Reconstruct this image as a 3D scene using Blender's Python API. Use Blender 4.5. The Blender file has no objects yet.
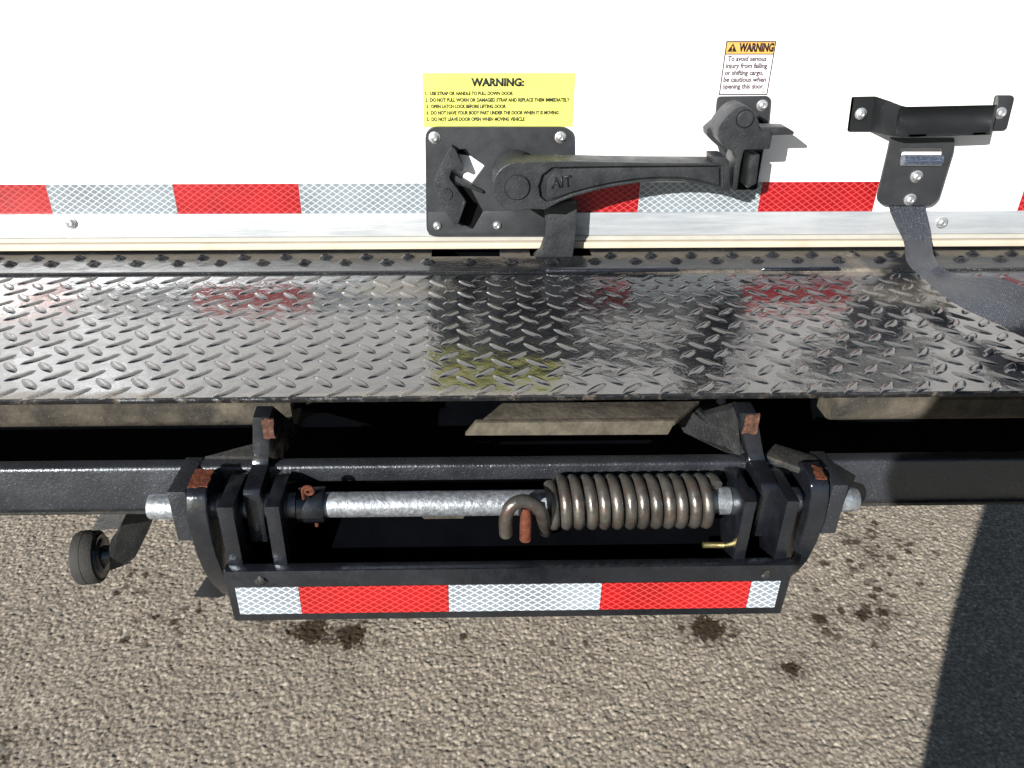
import bpy, bmesh, math, random
import numpy as np
from mathutils import Vector, Matrix
random.seed(7)
rng = np.random.default_rng(5)
S = bpy.context.scene
COL = S.collection

# ------------------------------------------------------------------ camera
HC = 1.35
F_PX, CX, CY = 800.0, 482.0, 384.0
PITCH, YAW, ROLL = 29.5, -1.2, 0.13
CP = Vector((0, -.946, HC))
RM = (Matrix.Rotation(math.radians(YAW), 3, 'Z') @ Matrix.Rotation(math.radians(90 - PITCH), 3, 'X')
      @ Matrix.Rotation(math.radians(ROLL), 3, 'Z'))
cd = bpy.data.cameras.new('camera')
cam = bpy.data.objects.new('camera', cd)
COL.objects.link(cam)
cam.location = CP
cam.rotation_euler = RM.to_euler()
cd.sensor_width = 36
cd.lens = F_PX / 1024 * 36
cd.shift_x = (512 - CX) / 1024
cd.clip_start = .02
cd.clip_end = 2000
S.camera = cam

# ------------------------------------------------------------------ sky, sun, exposure
SUN = Vector((.70, 1.0, -.46)).normalized()        # direction the light travels
el = math.asin(-SUN.z)
w = bpy.data.worlds.new('World')
S.world = w
w.use_nodes = True
nt = w.node_tree
bg = nt.nodes['Background']
sky = nt.nodes.new('ShaderNodeTexSky')
sky.sky_type = 'NISHITA'
sky.sun_disc = False
sky.sun_elevation = el
sky.sun_rotation = math.atan2(-SUN.x, -SUN.y)
sky.air_density = 1.0
sky.dust_density = .6
nt.links.new(sky.outputs[0], bg.inputs[0])
bg.inputs[1].default_value = .05
ld = bpy.data.lights.new('sun', 'SUN')
ld.energy = 5.0
ld.angle = math.radians(.5)
ld.color = (1, .965, .915)
sun = bpy.data.objects.new('sun', ld)
COL.objects.link(sun)
sun.rotation_euler = SUN.to_track_quat('-Z', 'Y').to_euler()
sun.location = (-3, -4, 4)
S.view_settings.view_transform = 'Standard'
S.view_settings.look = 'None'
S.view_settings.gamma = 1
S.view_settings.exposure = .9

# ------------------------------------------------------------------ measuring helpers: a sight line met with a real plane of the truck
def ray(px, py):
    return RM @ Vector(((px - CX) / F_PX, -(py - CY) / F_PX, -1))
def U(px, py, ax, v):
    d = ray(px, py)
    return CP + d * ((v - CP[ax]) / d[ax])
def DX(px, py, X): return U(px, py, 0, X)
def DY(px, py, Y): return U(px, py, 1, Y)
def DZ(px, py, Z): return U(px, py, 2, Z)

# ------------------------------------------------------------------ materials
def newmat(name):
    m = bpy.data.materials.new(name)
    m.use_nodes = True
    t = m.node_tree
    return m, t, t.nodes['Principled BSDF']
def N(t, typ, **kw):
    n = t.nodes.new(typ)
    for k, v in kw.items(): setattr(n, k, v)
    return n
def L(t, a, b): t.links.new(a, b)
def coords(t):
    return N(t, 'ShaderNodeTexCoord').outputs['Object']
def noise(t, co, scale, detail=4, rough=.55, dist=0):
    n = N(t, 'ShaderNodeTexNoise')
    n.inputs['Scale'].default_value = scale
    n.inputs['Detail'].default_value = detail
    n.inputs['Roughness'].default_value = rough
    n.inputs['Distortion'].default_value = dist
    L(t, co, n.inputs['Vector'])
    return n.outputs['Fac']
def rng_(t, x, a, b, c=0., d=1.):
    n = N(t, 'ShaderNodeMapRange')
    n.inputs[1].default_value = a; n.inputs[2].default_value = b
    n.inputs[3].default_value = c; n.inputs[4].default_value = d
    L(t, x, n.inputs[0])
    return n.outputs[0]
def mixc(t, f, a, b):
    n = N(t, 'ShaderNodeMix', data_type='RGBA')
    if hasattr(f, 'links'): L(t, f, n.inputs[0])
    else: n.inputs[0].default_value = f
    for i, v in ((6, a), (7, b)):
        if hasattr(v, 'links'): L(t, v, n.inputs[i])
        else: n.inputs[i].default_value = (*v, 1)
    return n.outputs[2]
def mth(t, op, a, b=None, c=None):
    n = N(t, 'ShaderNodeMath', operation=op)
    for i, v in enumerate((a, b, c)):
        if v is None: continue
        if hasattr(v, 'links'): L(t, v, n.inputs[i])
        else: n.inputs[i].default_value = v
    return n.outputs[0]
def bump(t, b, h, dist, strength=1.):
    n = N(t, 'ShaderNodeBump')
    n.inputs['Distance'].default_value = dist
    n.inputs['Strength'].default_value = strength
    L(t, h, n.inputs['Height'])
    L(t, n.outputs[0], b.inputs['Normal'])
    return n

def paint(name, col, rough=.35, peel=.0003, pscale=260, var=.25, dirt=None, dirtamt=.5, dscale=14, spec=.5, metal=0., ior=1.5, rvar=.12, speck=None):
    m, t, b = newmat(name)
    co = coords(t)
    n1 = noise(t, co, dscale, 6, .65)
    c = mixc(t, rng_(t, n1, .3, .7), tuple(v * (1 - var) for v in col), tuple(min(1, v * (1 + var)) for v in col))
    if dirt:
        n2 = noise(t, co, dscale * 1.7, 8, .7, .4)
        c = mixc(t, rng_(t, n2, .62 - .25 * dirtamt, .75, 0, min(1, dirtamt * 1.3)), c, dirt)
    if speck:
        n3 = noise(t, co, 520, 2, .5)
        c = mixc(t, rng_(t, n3, .64, .72, 0, .7), c, speck)
    L(t, c, b.inputs['Base Color'])
    b.inputs['Metallic'].default_value = metal
    b.inputs['IOR'].default_value = ior; b.inputs['Specular Tint'].default_value = (.84, .92, 1, 1)
    b.inputs['Specular IOR Level'].default_value = spec
    L(t, rng_(t, noise(t, co, dscale * 2, 5), .3, .7, max(.02, rough - rvar), rough + rvar), b.inputs['Roughness'])
    if peel:
        bump(t, b, noise(t, co, pscale, 3, .6), peel)
    return m

M = {}
M['white'] = paint('white_door_paint', (.80, .80, .80), .35, .00012, 60, .01)
M['latch'] = paint('grey_cast_iron', (.0215, .0230, .0250), .45, .0005, 300, .3, (.060, .058, .052), .2, 26, .35, speck=(.06, .062, .064))
M['latchsheet'] = paint('grey_coated_sheet', (.0245, .0260, .0280), .46, .00022, 420, .15, (.055, .055, .053), .12, 22, .45)
M['black'] = paint('black_gloss_paint', (.0072, .0082, .0110), .25, .00022, 260, .3, (.024, .024, .025), .15, 26, .9, speck=(.020, .022, .028))
M['blacktube'] = paint('black_tube_paint', (.0175, .0192, .0235), .34, .0008, 330, .3, (.050, .048, .045), .18, 12, .8, speck=(.09, .095, .10))
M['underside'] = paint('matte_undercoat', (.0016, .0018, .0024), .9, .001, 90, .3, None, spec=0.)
M['beam'] = paint('mud_covered_steel', (.085, .075, .058), .85, .0016, 90, .5, (.018, .018, .019), .85, 13, .15, speck=(.16,.14,.11))
M['dirtyblack'] = paint('dusty_black_steel', (.022, .022, .021), .6, .0008, 200, .4, (.10, .085, .062), .42, 26, .3, speck=(.12,.11,.09))
M['edge'] = paint('chipped_black_edge', (.008, .008, .009), .4, .0008, 200, .4, (.30, .26, .21), .35, 55, .4)
M['mudlip'] = paint('pale_mud_on_steel', (.092, .082, .064), .9, .0014, 120, .4, (.04, .036, .03), .5, 40, .1)
M['brace'] = paint('scuffed_black_brace', (.012, .0125, .013), .5, .0009, 220, .5, (.045, .041, .034), .35, 30, .4, speck=(.09,.085,.075))
M['rust'] = paint('rust', (.10, .031, .016), .85, .0012, 240, .5, (.035, .016, .012), .6, 90, .2, speck=(.24, .11, .05))
M['rustdark'] = paint('dark_rust', (.095, .045, .030), .85, .0016, 300, .6, (.03, .018, .015), .9, 150, .2, speck=(.26, .17, .11))
M['zinc'] = paint('galvanised_zinc', (.34, .37, .40), .42, .0007, 190, .3, (.13, .14, .16), .7, 110, .5, metal=.7)
M['zincdull'] = paint('dull_zinc', (.70, .72, .72), .5, .0004, 250, .12, (.4, .4, .38), .3, 60, .5, metal=.3)
M['bolt'] = paint('zinc_bolt', (.72, .73, .74), .28, .0002, 500, .1, (.3, .28, .25), .3, 160, .5, metal=.85)
M['spring'] = paint('oiled_spring_steel', (.112, .108, .098), .33, .0004, 240, .4, (.10, .046, .028), .6, 34, .5, metal=.65, speck=(.2,.17,.13))
M['brass'] = paint('brass', (.6, .5, .22), .35, 0, metal=.9)
M['rubber'] = paint('grey_worn_rubber', (.036, .035, .033), .8, .0008, 260, .25, (.03, .03, .03), .3, 60, .2)
M['sealtop'] = paint('grey_rubber_seal', (.38, .365, .32), .6, .0002, 100, .08, (.35, .3, .22), .25, 25)
M['seal'] = paint('cream_rubber_seal', (.50, .44, .35), .6, .0002, 100, .08, (.42, .35, .25), .3, 22)
M['yellow'] = paint('yellow_sticker', (.60, .60, .125), .4, 0, var=.02)
M['whitesticker'] = paint('white_sticker', (.66, .62, .66), .4, 0, var=.02)
M['orange'] = paint('amber_sticker', (.60, .33, .085), .4, 0, var=.05)
M['ink'] = paint('black_ink', (.012, .016, .013), .5, 0)
M['inkdark'] = paint('brown_ink', (.018, .008, .006), .5, 0)
M['recessshade'] = paint('recess_shade_paint', (.004, .004, .004), .9, 0, spec=.1)  # near-black colour standing in for shade in slots and cut-outs
M['cloth'] = paint('dark_cloth', (.03, .035, .05), .9, .001, 300)
M['skin'] = paint('skin', (.5, .3, .22), .6, .0003, 300)

# brushed aluminium rail
m, t, b = newmat('brushed_aluminium'); co = coords(t)
mp = N(t, 'ShaderNodeMapping'); mp.inputs['Scale'].default_value = (2.2, 1, 40); L(t, co, mp.inputs[0])
n1 = noise(t, mp.outputs[0], 4, 8, .7, 1.2)
n2 = noise(t, co, 7, 5, .6, .5)
c = mixc(t, rng_(t, n2, .35, .65), (.36, .40, .44), (.52, .55, .58))
c = mixc(t, rng_(t, n1, .35, .7, 0, .6), c, (.62, .64, .66))
L(t, c, b.inputs['Base Color']); b.inputs['Metallic'].default_value = .45
L(t, rng_(t, n1, .3, .7, .3, .5), b.inputs['Roughness'])
bump(t, b, n1, .0004)
M['alu'] = m

# prismatic reflective tape
def tapemat(name, cell, line, px=.0106, pz=.0073, lw=.085):
    m, t, b = newmat(name)
    co = coords(t)
    s = N(t, 'ShaderNodeSeparateXYZ'); L(t, co, s.inputs[0])
    u = mth(t, 'DIVIDE', s.outputs[0], px); v = mth(t, 'DIVIDE', s.outputs[2], pz)
    a = mth(t, 'PINGPONG', mth(t, 'ADD', u, v), .5)
    d = mth(t, 'PINGPONG', mth(t, 'SUBTRACT', u, v), .5)
    mn = mth(t, 'MINIMUM', a, d)
    f = rng_(t, mn, lw * .5, lw * 1.3, 1, 0)
    vo = N(t, 'ShaderNodeTexNoise'); vo.inputs['Scale'].default_value = 18; vo.inputs['Detail'].default_value = 5; L(t, co, vo.inputs[0])
    cc = mixc(t, rng_(t, vo.outputs[0], .35, .65), tuple(x * .8 for x in cell), tuple(min(1, x * 1.2) for x in cell))
    c = mixc(t, f, cc, line)
    L(t, c, b.inputs['Base Color'])
    b.inputs['Roughness'].default_value = .3
    b.inputs['Coat Weight'].default_value = .4
    b.inputs['Coat Roughness'].default_value = .1
    return m
M['tapewhite'] = tapemat('white_reflective_tape', (.17, .20, .225), (.46, .49, .51))
M['tapered'] = tapemat('red_reflective_tape', (.25, .005, .008), (.47, .055, .055))
M['tapewhitebar'] = tapemat('white_reflective_bar_tape', (.19, .225, .26), (.58, .62, .66))
M['taperedbar'] = tapemat('red_reflective_bar_tape', (.27, .003, .005), (.56, .05, .045))

# glossy black tread plate with dust and dry mud along the seam
def treadmat(name, dusty=.35, ior=1.75, rmin=.045, rmax=.17, bd=.0015):
    m, t, b = newmat(name); co = coords(t)
    s = N(t, 'ShaderNodeSeparateXYZ'); L(t, co, s.inputs[0])
    fine = noise(t, co, 900, 2, .6)
    big = noise(t, co, 9, 8, .68, .6)
    c = mixc(t, rng_(t, big, .35, .7), (.007, .0078, .0095), (.015, .0155, .017))
    # wear dust as fine specks
    d1 = mth(t, 'MULTIPLY', rng_(t, fine, .60, .70), rng_(t, big, .42, .62, .02, dusty))
    c = mixc(t, d1, c, (.25, .25, .25))
    # mud patches near the rear seam
    def patch(x, y, rx, ry, amt):
        dx = mth(t, 'DIVIDE', mth(t, 'SUBTRACT', s.outputs[0], x), rx)
        dy = mth(t, 'DIVIDE', mth(t, 'SUBTRACT', s.outputs[1], y), ry)
        r = mth(t, 'ADD', mth(t, 'MULTIPLY', dx, dx), mth(t, 'MULTIPLY', dy, dy))
        r = mth(t, 'ADD', r, mth(t, 'MULTIPLY', mth(t, 'SUBTRACT', noise(t, co, 45, 6, .75), .5), 3.2))
        return mth(t, 'MULTIPLY', rng_(t, r, .1, 1.3, amt, 0), rng_(t, fine, .42, .56, .35, 1))
    P = [(-.075, -.125, .06, .03, .40), (.44, -.088, .05, .012, .7), (.46, -.055, .012, .03, .5), (-.40, -.36, .2, .012, .5), (.30, -.086, .12, .006, .5), (.5, -.15, .08, .04, .3), (-.02, -.36, .12, .008, .4)]
    dustm = None
    for p in P:
        q = patch(*p)
        c = mixc(t, q, c, (.30, .265, .215))
        dustm = q if dustm is None else mth(t, 'MAXIMUM', dustm, q)
    L(t, c, b.inputs['Base Color'])
    b.inputs['IOR'].default_value = ior
    r = rng_(t, big, .38, .72, rmin, rmax)
    r = mth(t, 'MAXIMUM', r, rng_(t, dustm, 0, .5, .05, .75))
    L(t, r, b.inputs['Roughness'])
    h = mth(t, 'ADD', mth(t, 'MULTIPLY', noise(t, co, 28, 3, .5), 1.0), mth(t, 'MULTIPLY', noise(t, co, 420, 3, .6), .08))
    bump(t, b, h, bd)
    return m
M['tread'] = treadmat('black_tread_paint', .6, 1.88, .03, .16)
M['strip'] = treadmat('black_strip_paint', .9, 1.33, .08, .30)

# dusty asphalt with stains carried by an attribute
m, t, b = newmat('worn_asphalt'); co = coords(t)
v = N(t, 'ShaderNodeTexVoronoi'); v.inputs['Scale'].default_value = 150; v.inputs['Randomness'].default_value = 1; L(t, co, v.inputs['Vector'])
rnd = N(t, 'ShaderNodeSeparateColor'); L(t, v.outputs['Color'], rnd.inputs[0])
c = mixc(t, rnd.outputs[0], (.272, .236, .190), (.468, .410, .325))
c = mixc(t, rng_(t, rnd.outputs[1], .86, .93, 0, .7), c, (.62, .57, .49))
c = mixc(t, rng_(t, rnd.outputs[2], .80, .90, 0, .75), c, (.15, .14, .125))
c = mixc(t, rng_(t, v.outputs['Distance'], .45, .8, 0, .75), c, (.13, .105, .08))
c = mixc(t, rng_(t, noise(t, co, 1.6, 6, .6), .35, .65, 0, .4), c, (.235, .205, .168))
c = mixc(t, rng_(t, noise(t, co, 9, 6, .7), .50, .75, 0, .5), c, (.17, .145, .115))
c = mixc(t, rng_(t, noise(t, co, 260, 3, .7), .58, .7, 0, .5), c, (.52, .49, .43))
at = N(t, 'ShaderNodeAttribute', attribute_name='stain')
c = mixc(t, at.outputs['Fac'], c, (.040, .026, .014))
L(t, c, b.inputs['Base Color']); b.inputs['Roughness'].default_value = .85; b.inputs['Specular IOR Level'].default_value = .3
bump(t, b, mth(t, 'ADD', noise(t, co, 420, 4, .7), mth(t, 'MULTIPLY', noise(t, co, 160, 2, .6), 1.0)), .0012)
M['asphalt'] = m

# webbing
m, t, b = newmat('dark_blue_grey_webbing'); co = N(t, 'ShaderNodeTexCoord').outputs['UV']
mp = N(t, 'ShaderNodeMapping'); mp.inputs['Scale'].default_value = (1, 1, 1); L(t, co, mp.inputs[0])
wv = N(t, 'ShaderNodeTexWave', wave_type='BANDS', bands_direction='Y'); wv.inputs['Scale'].default_value = 160; wv.inputs['Distortion'].default_value = 3; wv.inputs['Detail'].default_value = 2; L(t, co, wv.inputs[0])
w2 = N(t, 'ShaderNodeTexWave', wave_type='BANDS', bands_direction='X'); w2.inputs['Scale'].default_value = 3.2; w2.inputs['Distortion'].default_value = .2; L(t, co, w2.inputs[0])
n0 = noise(t, coords(t), 700, 2, .6)
c = mixc(t, rng_(t, n0, .52, .68, 0, .6), (.022, .031, .054), (.26, .31, .40))
L(t, c, b.inputs['Base Color']); b.inputs['Roughness'].default_value = .3; b.inputs['Specular IOR Level'].default_value = .9
b.inputs['Sheen Weight'].default_value = .25
bump(t, b, mth(t, 'ADD', wv.outputs['Fac'], mth(t, 'MULTIPLY', w2.outputs['Fac'], 1.)), .0005)
M['web'] = m

# ------------------------------------------------------------------ object helpers
def link(name, me, mat, parent=None, smooth=True, ang=32):
    if smooth and len(me.polygons):
        me.polygons.foreach_set('use_smooth', [True] * len(me.polygons))
        me.set_sharp_from_angle(angle=math.radians(ang))
    if mat is not None:
        me.materials.clear()
        for x in (mat if isinstance(mat, (list, tuple)) else [mat]): me.materials.append(x)
    o = bpy.data.objects.new(name, me)
    COL.objects.link(o)
    if parent: o.parent = parent
    return o
def bmo(name, bm, mat, parent=None, bevel=0, seg=2, smooth=True, ang=32, bang=30):
    bmesh.ops.recalc_face_normals(bm, faces=bm.faces)
    if bevel:
        es = [e for e in bm.edges if len(e.link_faces) == 2 and e.calc_face_angle(0) > math.radians(bang)]
        bmesh.ops.bevel(bm, geom=es, offset=bevel, segments=seg, affect='EDGES', profile=.6, clamp_overlap=True)
    me = bpy.data.meshes.new(name)
    bm.to_mesh(me); bm.free()
    return link(name, me, mat, parent, smooth, ang)
def addprism(bm, pts, d):
    a = [bm.verts.new(p) for p in pts]
    c = [bm.verts.new(Vector(p) + Vector(d)) for p in pts]
    n = len(pts)
    fs = [bm.faces.new(a), bm.faces.new(c[::-1])]
    for i in range(n): fs.append(bm.faces.new((a[i], c[i], c[(i + 1) % n], a[(i + 1) % n])))
    return fs
def addbox(bm, lo, hi):
    x0, y0, z0 = lo; x1, y1, z1 = hi
    return addprism(bm, [(x0, y0, z0), (x1, y0, z0), (x1, y0, z1), (x0, y0, z1)], (0, y1 - y0, 0))
def addtube(bm, path, r, n=14, cap=True):
    path = [Vector(p) for p in path]
    rs = r if isinstance(r, (list, tuple)) else [r] * len(path)
    rings = []; up = None
    for i, p in enumerate(path):
        d = (path[min(i + 1, len(path) - 1)] - path[max(i - 1, 0)]).normalized()
        if up is None:
            up = Vector((0, 0, 1)) if abs(d.z) < .9 else Vector((1, 0, 0))
        up = (up - d * up.dot(d)).normalized()
        s = d.cross(up)
        rings.append([bm.verts.new(p + (up * math.cos(a) + s * math.sin(a)) * rs[i]) for a in [2 * math.pi * k / n for k in range(n)]])
    for a, c in zip(rings, rings[1:]):
        for k in range(n): bm.faces.new((a[k], a[(k + 1) % n], c[(k + 1) % n], c[k]))
    if cap:
        bm.faces.new(rings[0][::-1]); bm.faces.new(rings[-1])
def prism(name, pts, d, mat, parent, bevel=.001, seg=2, **k):
    bm = bmesh.new(); addprism(bm, pts, d); return bmo(name, bm, mat, parent, bevel, seg, **k)
def box(name, lo, hi, mat, parent, bevel=.001, seg=2, **k):
    bm = bmesh.new(); addbox(bm, lo, hi); return bmo(name, bm, mat, parent, bevel, seg, **k)
def tube(name, path, r, mat, parent, n=16, **k):
    bm = bmesh.new(); addtube(bm, path, r, n); return bmo(name, bm, mat, parent, **k)
def lathe(name, prof, origin, axis, mat, parent, n=28, ang=35):
    """prof: (radius, distance along axis)"""
    bm = bmesh.new()
    axis = Vector(axis).normalized()
    up = Vector((0, 0, 1)) if abs(axis.z) < .9 else Vector((1, 0, 0))
    up = (up - axis * up.dot(axis)).normalized(); s = axis.cross(up)
    rings = []
    for r, h in prof:
        if r < 1e-6: rings.append([bm.verts.new(Vector(origin) + axis * h)])
        else: rings.append([bm.verts.new(Vector(origin) + axis * h + (up * math.cos(2 * math.pi * k / n) + s * math.sin(2 * math.pi * k / n)) * r) for k in range(n)])
    for a, c in zip(rings, rings[1:]):
        for k in range(n):
            k2 = (k + 1) % n
            if len(a) == 1 and len(c) == 1: continue
            if len(a) == 1: bm.faces.new((a[0], c[k2], c[k]))
            elif len(c) == 1: bm.faces.new((a[k], a[k2], c[0]))
            else: bm.faces.new((a[k], a[k2], c[k2], c[k]))
    return bmo(name, bm, mat, parent, ang=ang)
def roundpoly(pts, r, n=4):
    """2-D polygon with corners rounded; r number or list"""
    out = []; m = len(pts)
    for i in range(m):
        p = Vector(pts[i]); a = Vector(pts[i - 1]); b_ = Vector(pts[(i + 1) % m])
        rr = r[i] if isinstance(r, (list, tuple)) else r
        if rr <= 0: out.append(tuple(p)); continue
        da = (a - p); db = (b_ - p)
        k = min(rr, da.length * .45, db.length * .45)
        s = p + da.normalized() * k; e = p + db.normalized() * k
        for j in range(n + 1):
            q = j / n
            out.append(tuple(s * (1 - q) ** 2 + p * 2 * q * (1 - q) + e * q * q))
    return out
def holed(name, outer, holes, Y, depth, mat, parent, bev=.0006):
    """plate in the x-z plane, front face at Y, thickness depth towards +Y, with through holes"""
    cu = bpy.data.curves.new(name, 'CURVE'); cu.dimensions = '2D'; cu.fill_mode = 'BOTH'
    for ring in [outer] + holes:
        sp = cu.splines.new('POLY'); sp.points.add(len(ring) - 1); sp.use_cyclic_u = True
        for q, p in zip(sp.points, ring): q.co = (p[0], p[1], 0, 1)
    cu.extrude = depth / 2 - bev; cu.bevel_depth = bev; cu.bevel_resolution = 1; cu.offset = -bev
    o = bpy.data.objects.new('tmp', cu); COL.objects.link(o)
    bpy.context.view_layer.update()
    me = bpy.data.meshes.new_from_object(o.evaluated_get(bpy.context.evaluated_depsgraph_get()))
    bpy.data.objects.remove(o); bpy.data.curves.remove(cu)
    me.transform(Matrix.Translation((0, Y + depth / 2, 0)) @ Matrix.Rotation(math.pi / 2, 4, 'X'))
    me.name = name
    return link(name, me, mat, parent)
def text_mesh(s, width, height=None, bold=0., thick=.0002, align='LEFT', shear=0.):
    cu = bpy.data.curves.new('t', 'FONT'); cu.body = s; cu.size = 1; cu.align_x = 'LEFT'; cu.offset = bold; cu.shear = shear
    cu.resolution_u = 3
    o = bpy.data.objects.new('tmp', cu); COL.objects.link(o)
    bpy.context.view_layer.update()
    me = bpy.data.meshes.new_from_object(o.evaluated_get(bpy.context.evaluated_depsgraph_get()))
    bpy.data.objects.remove(o); bpy.data.curves.remove(cu)
    co = np.empty(len(me.vertices) * 3); me.vertices.foreach_get('co', co); co = co.reshape(-1, 3)
    x0, x1 = co[:, 0].min(), co[:, 0].max()
    sx = width / (x1 - x0)
    sy = (height / .72) if height else sx
    co[:, 0] = (co[:, 0] - x0) * sx; co[:, 1] *= sy
    me.vertices.foreach_set('co', co.ravel())
    return me
def lettering(name, items, Y, mat, parent, thick=.0002, rot=0.):
    """items: (string, x, z baseline, width, cap height, bold)"""
    bm = bmesh.new()
    for s, x, z, wd, hh, bo in items:
        me = text_mesh(s, wd, hh, bo)
        me.transform(Matrix.Translation((x, Y, z)) @ Matrix.Rotation(rot, 4, 'Y') @ Matrix.Rotation(math.pi / 2, 4, 'X'))
        bm.from_mesh(me); bpy.data.meshes.remove(me)
    r = bmesh.ops.extrude_face_region(bm, geom=bm.faces[:])
    bmesh.ops.translate(bm, verts=[v for v in r['geom'] if isinstance(v, bmesh.types.BMVert)], vec=(0, -thick, 0))
    me = bpy.data.meshes.new(name); bm.to_mesh(me); bm.free()
    return link(name, me, mat, parent, smooth=False)
def P2(lst, Y): return [(q.x, q.z) for q in (DY(a, b_, Y) for a, b_ in lst)]
def P3(p2, Y): return [(x, Y, z) for x, z in p2]
def circ(cx, cz, r, n=24, a0=0, a1=360): return [(cx + r * math.cos(math.radians(a0 + (a1 - a0) * k / n)), cz + r * math.sin(math.radians(a0 + (a1 - a0) * k / n))) for k in range(n + (0 if a1 - a0 >= 360 else 1))]
def lab(o, s): o['label'] = s; return o

# bolts: one carriage-bolt mesh, copied
_bolt = {}
def bolt(parent, p, r=.006, h=.004, name='bolt', mat='bolt', rot=0.):
    key = (r, h, mat)
    if key not in _bolt:
        bm = bmesh.new(); n = 24
        prof = [(r * 1.28, 0), (r * 1.28, h * .22), (r, h * .3), (r * .93, h * .62), (r * .7, h * .88), (r * .42, h), (r * .40, h * .8), (0, h * .78)]
        rings = []
        for rr, hh in prof:
            if rr == 0: rings.append([bm.verts.new((0, -hh, 0))])
            else: rings.append([bm.verts.new((rr * math.cos(2 * math.pi * k / n), -hh, rr * math.sin(2 * math.pi * k / n))) for k in range(n)])
        for a, c in zip(rings, rings[1:]):
            for k in range(n):
                if len(c) == 1: bm.faces.new((a[k], a[(k + 1) % n], c[0]))
                else: bm.faces.new((a[k], a[(k + 1) % n], c[(k + 1) % n], c[k]))
        # slot across the head
        bmesh.ops.recalc_face_normals(bm, faces=bm.faces)
        me = bpy.data.meshes.new('bolt'); bm.to_mesh(me); bm.free()
        me.polygons.foreach_set('use_smooth', [True] * len(me.polygons)); me.set_sharp_from_angle(angle=math.radians(40))
        me.materials.append(M[mat]); _bolt[key] = me
    o = bpy.data.objects.new(name, _bolt[key]); COL.objects.link(o); o.parent = parent
    o.location = p; o.rotation_euler = (0, random.uniform(0, 3), 0)
    return o

# ================================================================== GROUND
def value_noise(X, Y, sc, seed):
    r = np.random.default_rng(seed); T = r.random((256, 256))
    x = X * sc; y = Y * sc; xi = np.floor(x).astype(int); yi = np.floor(y).astype(int)
    fx = x - xi; fy = y - yi; fx = fx * fx * (3 - 2 * fx); fy = fy * fy * (3 - 2 * fy)
    g = lambda a, b_: T[a % 256, b_ % 256]
    return (g(xi, yi) * (1 - fx) + g(xi + 1, yi) * fx) * (1 - fy) + (g(xi, yi + 1) * (1 - fx) + g(xi + 1, yi + 1) * fx) * fy
def worley(X, Y, sc, seed):
    r = np.random.default_rng(seed); JX = r.random((256, 256)); JY = r.random((256, 256)); R = r.random((256, 256))
    x = X * sc; y = Y * sc; xi = np.floor(x).astype(int); yi = np.floor(y).astype(int)
    h = np.zeros_like(x)
    for a in (-1, 0, 1):
        for b_ in (-1, 0, 1):
            i = (xi + a); j = (yi + b_)
            jx = JX[i % 256, j % 256]; jy = JY[i % 256, j % 256]; rr = R[i % 256, j % 256]
            d2 = (x - i - jx) ** 2 + (y - j - jy) ** 2
            h = np.maximum(h, (.35 + .65 * rr) * np.clip(1 - d2 / (.35 + .35 * rr), 0, 1) ** .6)
    return h
x0, x1, y0, y1 = -1.40, 1.75, -.25, .95
st = .0026
xs = np.arange(x0, x1 + st / 2, st); ys = np.arange(y0, y1 + st / 2, st)
GX, GY = np.meshgrid(xs, ys)
wx = GX + .006 * value_noise(GX, GY, 60, 1); wy = GY + .006 * value_noise(GX, GY, 60, 2)
hgt = .0024 * worley(wx, wy, 125, 3) + .0018 * worley(wx, wy, 210, 4) + .0012 * value_noise(GX, GY, 340, 6) + .003 * value_noise(GX, GY, 7, 5) + .0012 * value_noise(GX, GY, 40, 8)
edge = np.clip(np.minimum(np.minimum(GX - x0, x1 - GX), np.minimum(GY - y0, y1 - GY)) / .1, 0, 1)
hgt = (hgt - .006) * edge
stain = np.zeros_like(GX)
spots = [(312, 632, .045, 1.0), (350, 636, .04, .95), (292, 628, .02, .7), (708, 628, .042, 1.0), (730, 622, .02, .6), (695, 640, .012, .5), (792, 668, .026, .9), (820, 618, .022, .95), (862, 614, .018, .95),
         (884, 612, .018, .9), (870, 628, .008, .5), (882, 655, .008, .5), (912, 660, .014, .5), (920, 583, .012, .7), (908, 592, .008, .6), (872, 553, .03, .65), (850, 575, .016, .5), (880, 530, .03, .4), (840, 520, .025, .55),
         (176, 628, .012, .6), (183, 618, .006, .7), (158, 632, .010, .4), (135, 570, .008, .75), (152, 556, .008, .75), (128, 582, .006, .5), (122, 505, .01, .4), (454, 642, .02, .3), (560, 650, .03, .25), (762, 640, .02, .3), (120, 700, .012, .25), (6, 740, .02, .5), (2, 760, .02, .6), (760, 560, .06, .35)]
nz = value_noise(GX, GY, 130, 11) * .55 + value_noise(GX, GY, 320, 12) * .45
for a, b_, r, s in spots:
    p = DZ(a, b_, 0)
    d = np.hypot(GX - p.x, GY - p.y) / r
    q = np.clip((1.25 - d) * 1.2, 0, 1) * s
    stain = np.maximum(stain, np.clip((q + nz - .88) * 4.5, 0, 1) * min(1, s + .15))
rs = np.random.default_rng(21)
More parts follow.
